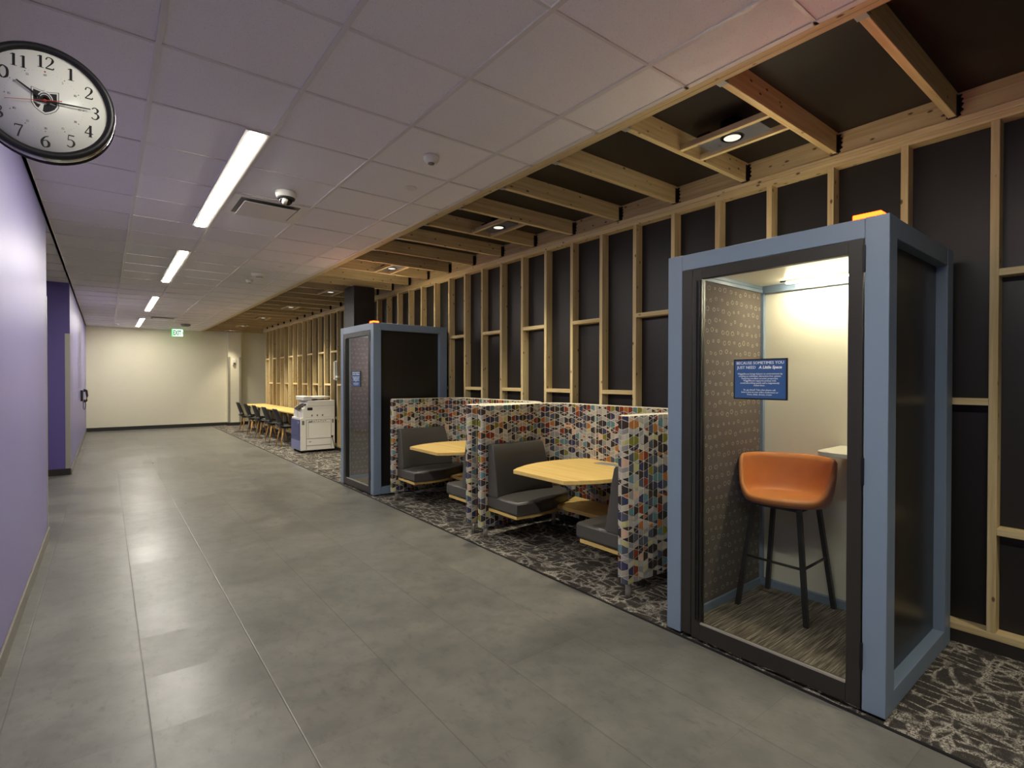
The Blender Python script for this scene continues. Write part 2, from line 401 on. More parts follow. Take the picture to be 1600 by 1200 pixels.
# ================================================================== TIMBER FRAMES (boards have their length along local z)
def board(name, parent, length, w, d, loc, axis):
    """w = first cross size, d = second; axis: direction of the length"""
    mb = MB(); mb.box(-w/2, w/2, -d/2, d/2, 0, length, .002, 1)
    rot = {'z': (0, 0, 0), 'y': (-math.pi/2, 0, 0), 'x': (0, math.pi/2, 0)}[axis]
    return link(name, mb.mesh(name, M['wood']), parent, loc, rot)
stud_wall = thing('timber_stud_frame', 'open pale pine stud framing with staggered blocks standing along the black wall', 'wall framing', (XR, 0, 0))
stud_wall['kind'] = 'thing'
YS0, YS1 = -.25, 17.20
cx = .0445
L = YS1-YS0
# with axis 'y' the local z runs along +y, local y along -z
board('bottom_plate', stud_wall, L, .089, .038, (cx, YS0, .094), 'y')
board('top_plate', stud_wall, L, .089, .037, (cx, YS0, 2.905), 'y')
board('top_plate', stud_wall, L, .089, .037, (cx, YS0, 2.943), 'y')
stud_me = None; block_me = None
K0, K1 = -2, 40
for k in range(K0, K1+1):
    y = .646+.4064*k
    if stud_me is None:
        o = board('stud', stud_wall, 2.773, .089, .038, (cx, y, .113), 'z'); stud_me = o
    else:
        o = stud_me.copy(); C.objects.link(o); o.location = (cx, y, .113)
    if k < K1:
        for z in ((2.07, .665) if (k % 2) == 1 else (1.37,)):
            pass
def bay_heights(k): return (1.365,) if k % 2 == 0 else (2.065, .665)
for k in range(K0, K1):
    y = .646+.4064*k+.019
    for z in bay_heights(k):
        if block_me is None:
            block_me = board('blocking', stud_wall, .3684, .089, .038, (cx, y, z), 'y')
        else:
            o = block_me.copy(); C.objects.link(o); o.location = (cx, y, z)

joists = thing('timber_joist_frame', 'open pine ceiling joists hung on metal brackets below the black lid', 'ceiling framing', (0, 0, ZJ))
joists['kind'] = 'thing'
JY0 = -.5
board('edge_beam', joists, YB-JY0, .038, .140, (XT+.019, JY0, .062), 'y')
board('edge_beam', joists, YB-JY0, .037, .140, (XT+.0575, JY0, .062), 'y')
board('ledger', joists, 17.2-JY0, .038, .139, (XR+.026, JY0, .070), 'y')
JX0, JX1 = XT+.0765, XR+.006
jm = None; hm = None; sm = None; jy = []
for k in range(-1, 30):
    y = .825+.6096*k; jy.append(y)
    ln = JX1-JX0 if y < 17.2 else 5.15-JX0
    if jm is None or y > 17.2 and not jm.get('long'):
        jm = board('joist', joists, ln, .139, .038, (JX0, y, .070), 'x'); jm2 = jm
        if y > 17.2: jm['long'] = 1
    else:
        o = jm.copy(); C.objects.link(o); o.location = (JX0, y, .070)
    # black zig-zag hanger on the ledger, galvanised seat plate at the edge beam
    if y < 17.0:
        if hm is None:
            mb = MB()
            for s_ in (-1, 1):
                pts = [(s_*.020, .006), (s_*.034, .010), (s_*.028, .026), (s_*.046, .038), (s_*.033, .055), (s_*.046, .070), (s_*.033, .084), (s_*.045, .098), (s_*.030, .108), (s_*.040, .124), (s_*.020, .126)]
                mb.prism(pts, JX1-.004, JX1+.0005, 'x')
                mb.box(JX1-.035, JX1, s_*.0195, s_*.0215, .002, .120)
            mb.box(JX1-.035, JX1-.008, -.021, .021, -.002, -.0005)
            hm = part('joist_hanger', mb, M['black_metal'], joists, (0, y, 0), label='black zigzag steel joist hanger')
        else:
            o = hm.copy(); C.objects.link(o); o.location = (0, y, 0)
    if sm is None:
        mb = MB(); mb.box(JX0+.0005, JX0+.045, -.0225, .0225, -.003, -.0005); 
        for s_ in (-1, 1): mb.box(JX0+.0005, JX0+.045, s_*.0195, s_*.0215, -.001, .035)
        sm = part('seat_plate', mb, M['galv'], joists, (0, y, 0), label='bright galvanised steel seat plate')
    else:
        o = sm.copy(); C.objects.link(o); o.location = (0, y, 0)
# downlights sit on pairs of battens between two joists
DLY = [.825+.6096*(4*i+1)+.3048 for i in range(-1, 7)]+[.825+.6096*28+.3048]
bat = None
for y in DLY:
    for x in (2.955, 3.185):
        if bat is None:
            bat = board('batten', joists, .5716, .030, .036, (x, y-.2858, .020), 'y')
        else:
            o = bat.copy(); C.objects.link(o); o.location = (x, y-.2858, .020)

# ================================================================== DOWNLIGHTS
dl_labels = ['recessed downlight on battens behind the camera end of the joists', 'largest recessed downlight, dark plate on battens above the nearer booth',
  'recessed downlight on battens above the nearer booth seating unit', 'recessed downlight on battens above the farther booth seating unit',
  'recessed downlight on battens beside the black column', 'recessed downlight on battens above the copier',
  'recessed downlight on battens above the middle of the dark chairs', 'recessed downlight on battens above the far end of the dark chairs', 'farthest recessed downlight on battens, right in front of the cream column']
def downlight():
    t = thing('downlight', 'x', 'downlight', (3.07, DLY[0], ZJ), 0, 'downlights between the joists')
    mb = MB(); mb.box(-.095, .095, -.20, .20, .022, .026)
    for dx, dy in ((-.06, .12), (-.02, .15), (.05, .11), (.03, .17)): mb.box(dx-.012, dx+.012, dy-.003, dy+.003, .0205, .0225)
    part('mounting_plate', mb, M['plate'], t)
    mb = MB(); mb.lathe([(.062, .018), (.068, .018), (.070, .022), (.070, .115), (.02, .125)], 32); part('housing', mb, M['black_metal'], t)
    mb = MB(); mb.box(-.07, .07, .115, .20, .027, .085, .004); part('driver_box', mb, M['black_metal'], t)
    mb = MB(); mb.lathe([(.064, .019), (.060, .0145), (.050, .0155), (.049, .020)], 32); part('trim_ring', mb, M['lens_dark'], t)
    mb = MB(); mb.lathe([(.049, .0175), (.049, .0185)], 32); part('lens', mb, M['can'], t)
    ld = bpy.data.lights.new('downlight_beam', 'SPOT'); ld.energy = 66; ld.color = (1, .90, .71); ld.spot_size = R(100); ld.spot_blend = .85; ld.shadow_soft_size = .045
    lo = bpy.data.objects.new('downlight_beam', ld); C.objects.link(lo); lo.parent = t; lo.location = (0, 0, .012)
    return t
d0 = downlight(); d0['label'] = dl_labels[0]
DLE = [45, 45, 48, 50, 95, 105, 105, 100, 42]      # the lamps run at different settings
for i, (y, lb) in enumerate(zip(DLY, dl_labels)):
    o = d0 if i == 0 else dup(d0, None, lb, (3.07, y, ZJ))
    for ch in o.children:
        if ch.type == 'LIGHT': ch.data = ch.data.copy(); ch.data.energy = DLE[i]; ch.data.spot_size = R(100 if i < 8 else 74)

# ================================================================== LINEAR CEILING LIGHTS
def strip_light():
    t = thing('strip_light', 'x', 'ceiling light', (GX+TS-.078, 0, H), 0, 'linear ceiling lights')
    mb = MB(); Lh = 2*TS
    mb.box(-.066, -.042, -Lh, Lh, -.006, .008); mb.box(.042, .066, -Lh, Lh, -.006, .008)
    mb.box(-.042, .042, -Lh, -Lh+.02, -.006, .008); mb.box(-.042, .042, Lh-.02, Lh, -.006, .008)
    part('frame', mb, M['white_metal'], t)
    mb = MB(); mb.box(-.037, .037, -Lh+.02, Lh-.02, -.010, -.001); part('diffuser', mb, M['led'], t)
    return t
s0 = strip_light()
slab = ['linear strip light directly over the camera, nearest end of the hall', 'longest-looking lit linear ceiling light, nearest the clock', 'second lit linear ceiling light down the hall from the clock',
        'third lit linear ceiling light down the hall from the clock', 'lit linear ceiling light nearest the cream end wall']
for j, lb in zip((-5, 2, 8, 15, 22), slab):
    loc = (GX+TS-.078, GY+j*TS+2*TS, H)
    if j == -5: s0.location = loc; s0['label'] = lb
    else: dup(s0, None, lb, loc)

# ================================================================== CEILING DEVICES
def plaque(name, label, i, j):
    x0, y0 = GX+i*TS, GY+j*TS
    t = thing(name, label, 'air vent', (x0+TS/2, y0+TS/2, H))
    mb = MB(); a, w_ = .292, .058
    mb.box(-a, a, -a, -a+w_, -.001, .006); mb.box(-a, a, a-w_, a, -.001, .006); mb.box(-a, -a+w_, -a+w_, a-w_, -.001, .006); mb.box(a-w_, a, -a+w_, a-w_, -.001, .006)
    part('frame', mb, M['white_metal'], t)
    mb = MB(); mb.box(-a+w_, a-w_, -a+w_, a-w_, .0045, .007); part('throat', mb, M['printer_dark'], t)
    mb = MB(); q = .205; mb.box(-q, q, -q, q, -.022, -.016, .003); mb.box(-.02, .02, -.02, .02, -.016, .004); part('plate', mb, M['white_metal'], t)
    return t
plaque('air_diffuser', 'square plaque air diffuser beside the nearest lit strip light', 1, 4)
plaque('air_diffuser', 'square plaque air diffuser in front of the exit sign', 1, 21)
t = thing('ceiling_camera', 'white dome security camera hanging beside the nearer air diffuser', 'security camera', (1.13, 4.36, H))
part('housing', MB().lathe([(.076, .001), (.078, -.015), (.074, -.036), (.064, -.046)], 32), M['white'], t)
part('dark_band', MB().lathe([(.0655, -.038), (.066, -.050), (.060, -.060)], 32), M['black_rubber'], t)
part('bubble', MB().lathe([(.052, -.050), (.050, -.066), (.040, -.084), (.024, -.096), (.004, -.100)], 32), M['lens_dark'], t)
part('lens', MB().lathe([(.020, -.022), (.020, .016), (.014, .018)], 20, Matrix.Translation((-.018, -.036, -.078)) @ Matrix.Rotation(R(62), 4, 'X')), M['white'], t)
def detector(name, label, x, y, r, h, cat='smoke detector', core=True):
    t = thing(name, label, cat, (x, y, H+.004))
    part('body', MB().lathe([(r, .003), (r, -h*.3), (r*.86, -h*.75), (r*.5, -h), (.003, -h)], 28), M['white'], t)
    if core: part('sensor', MB().lathe([(r*.42, -h*.9), (r*.40, -h*1.15), (r*.1, -h*1.2)], 20), M['printer_dark'], t)
    return t
detector('smoke_detector', 'round white smoke detector on the ceiling above the booth seating', 1.71, 3.08, .052, .042)
detector('smoke_detector', 'small white smoke detector next to the oval ceiling strobe', 1.70, 8.57, .05, .04)
detector('smoke_detector', 'small white detector on the last ceiling tiles left of the lights', .25, 17.5, .05, .035)
detector('ceiling_sprinkler_cover', 'flat white sprinkler cover disc near the nearer timber edge', 1.867, 3.68, .044, .008, 'sprinkler cover', False)
detector('ceiling_sprinkler_cover', 'flat white sprinkler cover disc beyond the smoke detector down the hall', 1.847, 7.32, .044, .008, 'sprinkler cover', False)
t = thing('ceiling_strobe', 'oval white fire alarm strobe on the ceiling midway down the hall', 'alarm strobe', (1.715, 8.01, H+.004))
part('body', MB().lathe([(.105, .003), (.103, -.012), (.09, -.03), (.05, -.036), (.003, -.037)], 32), M['white'], t)
part('lens', MB().box(-.045, .045, -.02, .02, -.052, -.033, .006), M['chrome'], t)
t = thing('ceiling_strobe', 'grey round alarm fixture on the ceiling just before the exit sign', 'alarm strobe', (1.72, 16.6, H+.004))
part('body', MB().lathe([(.12, .003), (.118, -.02), (.10, -.05), (.05, -.06), (.003, -.061)], 32), M['printer_dark'], t)
part('lens', MB().box(-.045, .045, -.02, .02, -.074, -.056, .006), M['white'], t)

# ================================================================== EXIT SIGN
t = thing('exit_sign', 'green lit exit sign hanging from the ceiling before the cream wall', 'exit sign', (1.67, 18.1, H))
part('canopy', MB().box(-.10, .10, -.022, .022, -.018, 0), M['white'], t)
part('housing', MB().box(-.142, .142, -.018, .018, -.232, -.018, .004), M['exit_edge'], t)
part('face', MB().box(-.118, .137, -.0205, -.0185, -.226, -.024), M['exit_glow'], t)
lo = text_mesh('lettering', 'EXIT', .15, M['exit_green'], t, Matrix.Rotation(math.pi/2, 4, 'X'), bold=.004)
vx = [v.co.x for v in lo.data.vertices]; vz = [v.co.z for v in lo.data.vertices]
lo.data.transform(Matrix.Translation((-.008, -.0215, -.126)) @ Matrix.Diagonal((.196/(max(vx)-min(vx)), 1, .140/(max(vz)-min(vz)), 1)) @ Matrix.Translation((-(max(vx)+min(vx))/2, 0, -(max(vz)+min(vz))/2)))
part('arrow', MB().prism([(.102, -.085), (.112, -.085), (.134, -.125), (.112, -.165), (.102, -.165), (.120, -.125)], -.0225, -.0208, 'y'), M['exit_green'], t)

# ================================================================== CLOCK on a bracket from the left wall, double sided
def ribbon(mb, pts, ws, y, n=5):
    """smooth stroke in the x,z plane at depth y"""
    P = [Vector((p[0], p[1])) for p in pts]; sm, sw = [], []
    for i in range(len(P)-1):
        p0, p1, p2, p3 = P[max(i-1, 0)], P[i], P[i+1], P[min(i+2, len(P)-1)]
        for k in range(n):
            t_ = k/n
            sm.append(.5*((2*p1)+(p2-p0)*t_+(2*p0-5*p1+4*p2-p3)*t_*t_+(3*p1-p0-3*p2+p3)*t_**3)); sw.append(ws[i]+(ws[i+1]-ws[i])*t_)
    sm.append(P[-1]); sw.append(ws[-1]); a, b_ = [], []
    for i, p in enumerate(sm):
        d = sm[min(i+1, len(sm)-1)]-sm[max(i-1, 0)]; d.normalize(); nrm = Vector((-d.y, d.x))*sw[i]/2
        a.append((p.x+nrm.x, y, p.y+nrm.y)); b_.append((p.x-nrm.x, y, p.y-nrm.y))
    mb.grid([a, b_], False)
T, N_ = .17, .065
GL = {  # strokes in a .6 x 1 box
 '0': [([(.3,1),(.09,.82),(.04,.5),(.09,.18),(.3,0)],[N_,T,T,T,N_]), ([(.3,0),(.51,.18),(.56,.5),(.51,.82),(.3,1)],[N_,T,T,T,N_])],
 '1': [([(.32,.98),(.32,.02)],[T,T]), ([(.14,.02),(.50,.02)],[.045,.045]), ([(.12,.86),(.32,.96)],[.05,.07])],
 '2': [([(.08,.74),(.14,.92),(.30,.98),(.47,.88),(.49,.70),(.38,.46),(.06,.05)],[.10,.06,N_,.11,T,.10,.05]), ([(.05,.05),(.50,.05),(.56,.20)],[.10,.10,.04])],
 '3': [([(.09,.84),(.20,.97),(.36,.96),(.47,.80),(.40,.60),(.22,.54)],[.09,N_,.09,T,.09,N_]), ([(.22,.54),(.44,.46),(.51,.26),(.38,.04),(.20,.0),(.05,.12)],[N_,.10,T,.09,N_,.10])],
 '4': [([(.40,1.0),(.04,.32)],[.06,.06]), ([(.02,.30),(.58,.30)],[.08,.08]), ([(.40,1.0),(.40,.02)],[T,T]), ([(.26,.02),(.54,.02)],[.045,.045])],
 '5': [([(.13,.97),(.52,.97)],[.09,.09]), ([(.15,.97),(.11,.55)],[.05,.05]), ([(.11,.55),(.28,.62),(.46,.50),(.50,.28),(.38,.05),(.20,.0),(.05,.10)],[.05,.06,.12,T,.09,N_,.09])],
 '6': [([(.50,.94),(.28,.84),(.10,.56),(.08,.28),(.18,.04),(.32,.0)],[.05,.08,T,T,.09,N_]), ([(.32,0),(.50,.14),(.51,.40),(.34,.58),(.12,.46)],[N_,T,T,.06,.05])],
 '7': [([(.05,.95),(.55,.95)],[.10,.10]), ([(.06,.95),(.05,.78)],[.05,.04]), ([(.53,.93),(.36,.5),(.24,.0)],[.06,.09,.12])],
 '8': [([(.30,1),(.12,.88),(.14,.68),(.32,.54),(.50,.36),(.50,.14),(.30,0)],[N_,.10,.11,.11,T,.11,N_]), ([(.30,1),(.46,.88),(.45,.68),(.30,.54),(.08,.34),(.10,.12),(.30,0)],[N_,.08,.07,.07,.10,.10,N_])],
 '9': [([(.10,.06),(.32,.16),(.50,.44),(.52,.72),(.42,.96),(.28,1)],[.05,.08,T,T,.09,N_]), ([(.28,1),(.10,.86),(.09,.60),(.26,.42),(.48,.54)],[N_,T,T,.06,.05])]}
def numeral(mb, s_, cx_, cz_, h, y):
    adv = .58; wtot = adv*len(s_)
    for i, ch in enumerate(s_):
        ox = cx_+(-wtot/2+adv*i-.01)*h
        for pts, ws in GL[ch]: ribbon(mb, [(ox+p[0]*h, cz_+(p[1]-.5)*h) for p in pts], [w_*h for w_ in ws], y)
ck = thing('wall_clock', 'round black-rimmed clock with numerals on a bracket from the lavender wall', 'clock', (-.138, 2.1, 2.312))
Rr = .165
MY = Matrix.Rotation(math.pi/2, 4, 'X')     # lathe z -> -y (towards the camera)
part('case', MB().lathe([(Rr-.010, -.050), (Rr-.004, -.046), (Rr+.001, -.035), (Rr+.001, -.004), (Rr-.006, .002)], 64, MY), M['chrome'], ck, label='silver clock case')
def rim(mb, dz, sgn):
    prof = [(Rr-.020, .003), (Rr-.017, .010), (Rr-.008, .014), (Rr+.001, .010), (Rr+.003, .002), (Rr-.004, 0.0)]
    n = 64; rows = []
    for r_, z_ in prof+[prof[0]]:
        rows.append([MY @ Vector((r_*math.cos(2*math.pi*k/n), r_*math.sin(2*math.pi*k/n), dz+sgn*z_)) for k in range(n)])
    mb.grid(rows, True, True)
mb = MB(); rim(mb, 0, 1); rim(mb, -.048, -1); part('rim', mb, M['ink'], ck, label='black clock rim')
fz_ = .0035
mb = MB(); mb.lathe([(Rr-.018, .001), (Rr-.018, fz_)], 64, MY); mb.lathe([(Rr-.018, -.052), (Rr-.018, -.0515)], 64, MY)
part('dial', mb, M['face_white'], ck)
mb = MB(); yd = -fz_-.0006
for h_ in range(1, 13):
    a = R(90-30*h_); numeral(mb, str(h_), .117*math.cos(a), .117*math.sin(a), .036, yd)
part('numerals', mb, M['ink'], ck)
mb = MB()
for k in range(60):
    a = 2*math.pi*k/60; r_ = .0885; s_ = .0016 if k % 5 == 0 else .0006
    mb.prism([(r_*math.cos(a)+s_*math.cos(q), r_*math.sin(a)+s_*math.sin(q)) for q in (0, 1.57, 3.14, 4.71)], yd, yd+.0002, 'y')
for k in range(5, 61, 5):
    a = R(90-6*k); numeral(mb, '%d' % k if k > 5 else '5', .079*math.cos(a), .079*math.sin(a), .006, yd)
part('minute_marks', mb, M['ink'], ck)
# crest: outlined shield, dome and road
def shield(w_, h_, dz=0): 
    pts = [(-w_, h_), (-w_*.3, h_*.86), (0, h_*.84), (w_*.3, h_*.86), (w_, h_)]
    pts += [(w_, -h_*.25), (w_*.78, -h_*.62), (w_*.4, -h_*.9), (0, -h_*1.08), (-w_*.4, -h_*.9), (-w_*.78, -h_*.62), (-w_, -h_*.25)]
    return [(x, z+dz) for x, z in pts][::-1]
mb = MB(); mb.mi = 0; mb.prism(shield(.0315, .036), yd, yd+.0003, 'y'); mb.mi = 1; mb.prism(shield(.0300, .0343), yd-.0003, yd, 'y'); mb.mi = 0; mb.prism(shield(.0265, .0300), yd-.0006, yd-.0003, 'y')
mb.mi = 1
arc = lambda r_, n=14: [(r_*math.cos(math.pi*k/n), .004+r_*1.35*math.sin(math.pi*k/n)) for k in range(n+1)]
mb.prism(arc(.0185), yd-.0009, yd-.0006, 'y'); mb.mi = 0; mb.prism(arc(.0160), yd-.0012, yd-.0009, 'y'); mb.mi = 1
for r_ in (.0135, .0095):
    mb.prism(arc(r_), yd-.0015, yd-.0012, 'y'); mb.mi = 0; mb.prism(arc(r_-.0016), yd-.0018, yd-.0015, 'y'); mb.mi = 1
for k in range(4): mb.box(-.0085+k*.0045, -.006+k*.0045, yd-.0022, yd-.0018, -.002, .004)
mb.prism([(-.004, .026), (0, .039), (.004, .026)], yd-.0024, yd-.0018, 'y')
mb.prism([(-.0265, -.006), (-.006, -.0035), (.004, -.003), (.010, -.004), (-.003, -.010), (-.006, -.032), (-.016, -.024), (-.010, -.012), (-.018, -.010)], yd-.0010, yd-.0006, 'y')
mb.prism([(.006, -.004), (.024, -.006), (.022, -.004), (.012, -.0005)], yd-.0010, yd-.0006, 'y')
part('crest', mb, [M['ink'], M['face_white']], ck, label='black and white shield crest')
def hand(mb, ang, l1, l0, w0, w1, y):
    d = Vector((math.sin(R(ang)), math.cos(R(ang)))); q = Vector((d.y, -d.x))
    P = [-d*l0+q*w0/2, d*l1+q*w1/2, d*l1-q*w1/2, -d*l0-q*w0/2]
    mb.prism([(p.x, p.y) for p in P], y-.0008, y, 'y')
mb = MB(); hand(mb, 304, .076, .012, .0072, .0040, yd-.005); part('hour_hand', mb, M['ink'], ck)
mb = MB(); hand(mb, 86, .106, .014, .0064, .0030, yd-.007); part('minute_hand', mb, M['ink'], ck)
mb = MB(); hand(mb, 257, .090, .040, .0022, .0010, yd-.009); mb.lathe([(.004, .0105), (.004, .0135)], 16, MY); part('second_hand', mb, M['red'], ck, label='red second hand')
mb = MB()
part('red_dot', MB().lathe([(.0022, .0041), (.0022, .0045)], 12, Matrix.Translation((0, 0, .0885)) @ MY), M['red'], ck, label='red dot under the twelve')
rows = []
for i in range(7):
    r_ = (Rr-.019)*i/6; rows.append([MY @ Vector((r_*math.cos(2*math.pi*k/40), r_*math.sin(2*math.pi*k/40), .021-.008*(i/6)**2)) for k in range(40)])
mb.grid(rows, True, True); part('glass_cover', mb, M['glass'], ck)
mb = MB(); mb.box(XL+.138+.001, -Rr+.006, .012, .036, -.022, .022, .004); mb.box(XL+.138+.001, XL+.138+.010, -.03, .08, -.08, .08, .003); part('bracket', mb, M['chrome'], ck)

# ================================================================== PHONE BOOTHS
BW, BD, BH, BZ0 = 1.10, 1.08, 2.20, .02
def booth(label, loc, rz):
    t = thing('phone_booth', label, 'phone booth', loc, rz, 'blue phone booths')
    # frame: posts and rails, local x = into the wall, local y = along the hall (0 = near corner)
    mb = MB(); bv = .003; PF = .092
    mb.box(0, .105, 0, PF, BZ0, BH, bv); mb.box(0, .105, BW-PF, BW, BZ0, BH, bv)
    mb.box(.965, BD, 0, PF, BZ0, BH, bv); mb.box(.965, BD, BW-PF, BW, BZ0, BH, bv)
    mb.box(.0015, .105, PF, BW-PF, 2.11, BH-.001, bv); mb.box(.965, BD, PF, BW-PF, 2.08, BH-.001, bv); mb.box(.965, BD, PF, BW-PF, BZ0, .11, bv)
    for y0, y1 in ((.0015, PF), (BW-PF, BW-.0015)):
        mb.box(.105, .965, y0, y1, 2.107, BH-.001, bv); mb.box(.105, .965, y0, y1, BZ0, .11, bv)
    part('frame', mb, M['blue'], t)
    part('foot', MB().box(.03, .08, .03, .08, .004, BZ0), M['black_rubber'], t); part('foot', MB().box(.03, .08, BW-.08, BW-.03, .004, BZ0), M['black_rubber'], t)
    part('foot', MB().box(BD-.08, BD-.03, .03, .08, .004, BZ0), M['black_rubber'], t); part('foot', MB().box(BD-.08, BD-.03, BW-.08, BW-.03, .004, BZ0), M['black_rubber'], t)
    part('side_panel', MB().box(.10, .97, .052, .066, .10, 2.115), M['black_gloss'], t, label='black outer side panel')
    part('side_panel', MB().box(.10, .97, BW-.066, BW-.052, .10, 2.115), M['black_gloss'], t, label='black outer side panel')
    part('lining_panel', MB().box(.10, .97, .070, .080, .062, 2.10), M['felt'], t, label='grey printed felt lining')
    part('lining_panel', MB().box(.10, .97, BW-.080, BW-.070, .062, 2.10), M['felt'], t, label='grey printed felt lining')
    part('back_panel', MB().box(.995, 1.01, .085, BW-.085, .10, 2.09), M['laminate'], t, label='white inner back wall')
    part('back_skin', MB().box(1.055, 1.07, .085, BW-.085, .10, 2.10), M['black_gloss'], t)
    part('roof_panel', MB().box(.07, 1.0, .07, BW-.07, 2.13, 2.165), M['laminate'], t)
    part('floor_mat', MB().box(.06, 1.0, .07, BW-.07, .025, .062), M['mat'], t, label='brown striped floor mat')
    mb = MB()
    for y in (.085, BW-.10): mb.box(.965, .995, y, y+.015, .062, 2.12)
    mb.box(.12, .97, BW-.094, BW-.080, .062, .078); mb.box(.12, .97, BW-.094, BW-.080, 2.085, 2.105); mb.box(.965, .994, .10, BW-.1, .062, .078); mb.box(.965, .994, .10, BW-.1, 2.085, 2.105)
    part('corner_trim', mb, M['blue'], t)
    mb = MB(); mb.box(.845, .872, .121, .799, 2.1065, 2.1150); lb = part('light_bar', mb, M['booth_led'], t, label='lit white light bar'); part('light_bar_housing', MB().box(.846, .871, .121, .799, 2.1151, 2.1295), M['white'], t)
    mb = MB(); mb.box(.855, .865, .80, .84, 2.120, 2.1295); part('light_cable', mb, M['ink'], t)
    # door: jamb, leaf with handle channel, sill line, hinges and the pane
    mb = MB(); mb.box(.004, .055, .945, BW-PF, .028, 2.11, .002); part('door_jamb', mb, M['bronze'], t)
    d = part('door', MB().box(-.002, .038, .097, .156, .026, 2.108, .002).box(-.002, .038, .882, .938, .026, 2.108, .002).box(-.002, .038, .156, .882, .026, .112, .002).box(-.002, .038, .156, .882, 2.048, 2.108, .002), M['bronze'], t)
    part('pane', MB().box(.012, .020, .156, .882, .112, 2.048), M['glass'], d)
    part('sill_strip', MB().box(-.004, .011, .156, .882, .112, .121), M['steel'], d)
    part('handle', MB().box(-.012, -.002, .888, .894, .13, 2.04).box(-.008, -.002, .908, .912, .13, 2.04), M['black_metal'], d)
    for z in (.20, 1.02, 1.96): part('hinge', MB().box(-.008, .004, .088, .100, z, z+.12, .002), M['black_metal'], d)
    # sign on the glass
    s_ = part('sign', MB().box(.004, .0115, .420, .695, 1.383, 1.592), M['ink'], t, label='blue notice with white lettering')
    part('sign_face', MB().box(.003, .0042, .427, .688, 1.390, 1.585), M['sign_blue'], s_)
    TM = lambda z: Matrix.Translation((.0024, .5575, z)) @ Matrix.Rotation(-math.pi/2, 4, 'Z') @ Matrix.Rotation(math.pi/2, 4, 'X')
    text_mesh('lettering', 'BECAUSE SOMETIMES YOU', .0205, M['sign_white'], s_, TM(1.571))
    text_mesh('lettering', 'JUST NEED', .0205, M['sign_white'], s_, Matrix.Translation((0, .068, 0)) @ TM(1.548))
    text_mesh('lettering', 'A Little Space', .0205, M['sign_white'], s_, Matrix.Translation((0, -.054, 0)) @ TM(1.548), bold=.0006, shear=.2)
    body = 'WiggleRoom brings balance to environments by\ncreating an individual, distraction-free system.\nFeaturing excellent acoustic properties,\nWiggleRoom supports privacy with\nsound-absorbing panels and a magnetically\nsealed door.\n\nSo, go ahead! Take that phone call,\nhave a one-on-one video conference or\nfocus, think, dream, create'
    text_mesh('lettering', body, .0118, M['sign_white'], s_, TM(1.462), extrude=.0004)
    # status light on the roof
    part('status_light', MB().box(.012, .09, .035, .145, BH, BH+.022, .003), M['beacon'], t, label='glowing orange status light')
    # shelf with rounded corner
    mb = MB(); pts = [(.990, .085), (.990, .60)]
    cx_, cy_, rr = .615, .52, .085
    pts += [(.60+.0, .60)] if False else []
    for k in range(9):
        a = R(90+90*k/8); pts.append((.66+.085*math.cos(a), .44+.085*math.sin(a)))
    pts += [(.575, .085)]
    pts[1] = (.990, .525)
    mb.prism(pts, 1.050, 1.075, 'z', .003)
    sh = part('shelf', mb, M['laminate'], t, label='white writing shelf')
    part('bracket', MB().prism([(.085, 1.049), (.38, 1.049), (.085, .86)], .66, .672, 'x').prism([(.085, 1.049), (.38, 1.049), (.085, .86)], .92, .932, 'x'), M['blue'], sh)
    return t
b1 = booth('nearest blue phone booth, with the tan stool seen through its glass door', (2.648, .785, 0), R(1.0))
b2 = dup(b1, None, 'blue phone booth standing between the booth seating and the copier', (2.66, 6.27, 0), R(1.0))
bm_ = b1.matrix_basis.copy()
bpy.context.view_layer.update()

# ------------------------------------------------------------------ stool in the near booth
sp = Vector((2.648, .785, 0))+Matrix.Rotation(R(1.0), 3, 'Z') @ Vector((.735, .742, .0625))
st = thing('bar_stool', 'tan leather shell bar stool on black legs inside the nearer booth', 'stool', sp, R(1.0))
# shell: x local = -1 is the open front
fr = R(180+14)
def shell_pt(th, s_, off):
    """th: angle from front (0) round; s_: 0 centre .. 1 rim"""
    A, B = .246, .205                    # half width, half depth
    back = (1-math.cos(th))/2            # 0 front .. 1 back
    wrap = max(0.0, min(1.0, (back-.10)/.42)); wrap = wrap*wrap*(3-2*wrap)
    hh = .012+.222*wrap
    if s_ < .62:
        q = s_/.62; r_ = q*.84; z = .008-.012*(1-q*q)*.6
        z += .0
    else:
        q = (s_-.62)/.38; r_ = .84+.16*math.sin(q*math.pi/2)**.8+.02*q*wrap; z = .008+hh*(q**1.5)
    ex = 2.25
    c_, s2 = math.cos(th), math.sin(th)
    k = (abs(c_)**ex+abs(s2)**ex)**(-1/ex)
    px, py = B*r_*k*c_, A*r_*k*s2
    # outward offset for the outer skin
    return Vector((px*(1+off*.9), py*(1+off*.7), z-off*.30*(1-.75*max(0, (s_-.62)/.38)) if off else z))
mb = MB(); n = 48; inner, outer = [], []
SS = [.02, .2, .4, .55, .62, .68, .74, .80, .86, .92, .97, 1.0]
for s_ in SS:
    inner.append([shell_pt(2*math.pi*k/n, s_, 0) for k in range(n)])
    outer.append([shell_pt(2*math.pi*k/n, s_, .13) for k in range(n)])
rimrow = [(a+b_)/2+Vector((0, 0, .012)) for a, b_ in zip(inner[-1], outer[-1])]
rows = inner+[rimrow]+outer[::-1]
mb.grid(rows, True, True)
mb.poly(inner[0]); mb.poly(outer[0])
SZ = .752
part('seat_shell', mb, M['tan'], st, (0, 0, SZ-.062+.0), (0, 0, fr))
mb = MB()
tops = [(-.135, -.135), (-.135, .135), (.135, -.135), (.135, .135)]; feet = [(-.200, -.205), (-.200, .205), (.200, -.205), (.200, .205)]
zt = SZ-.062-.035
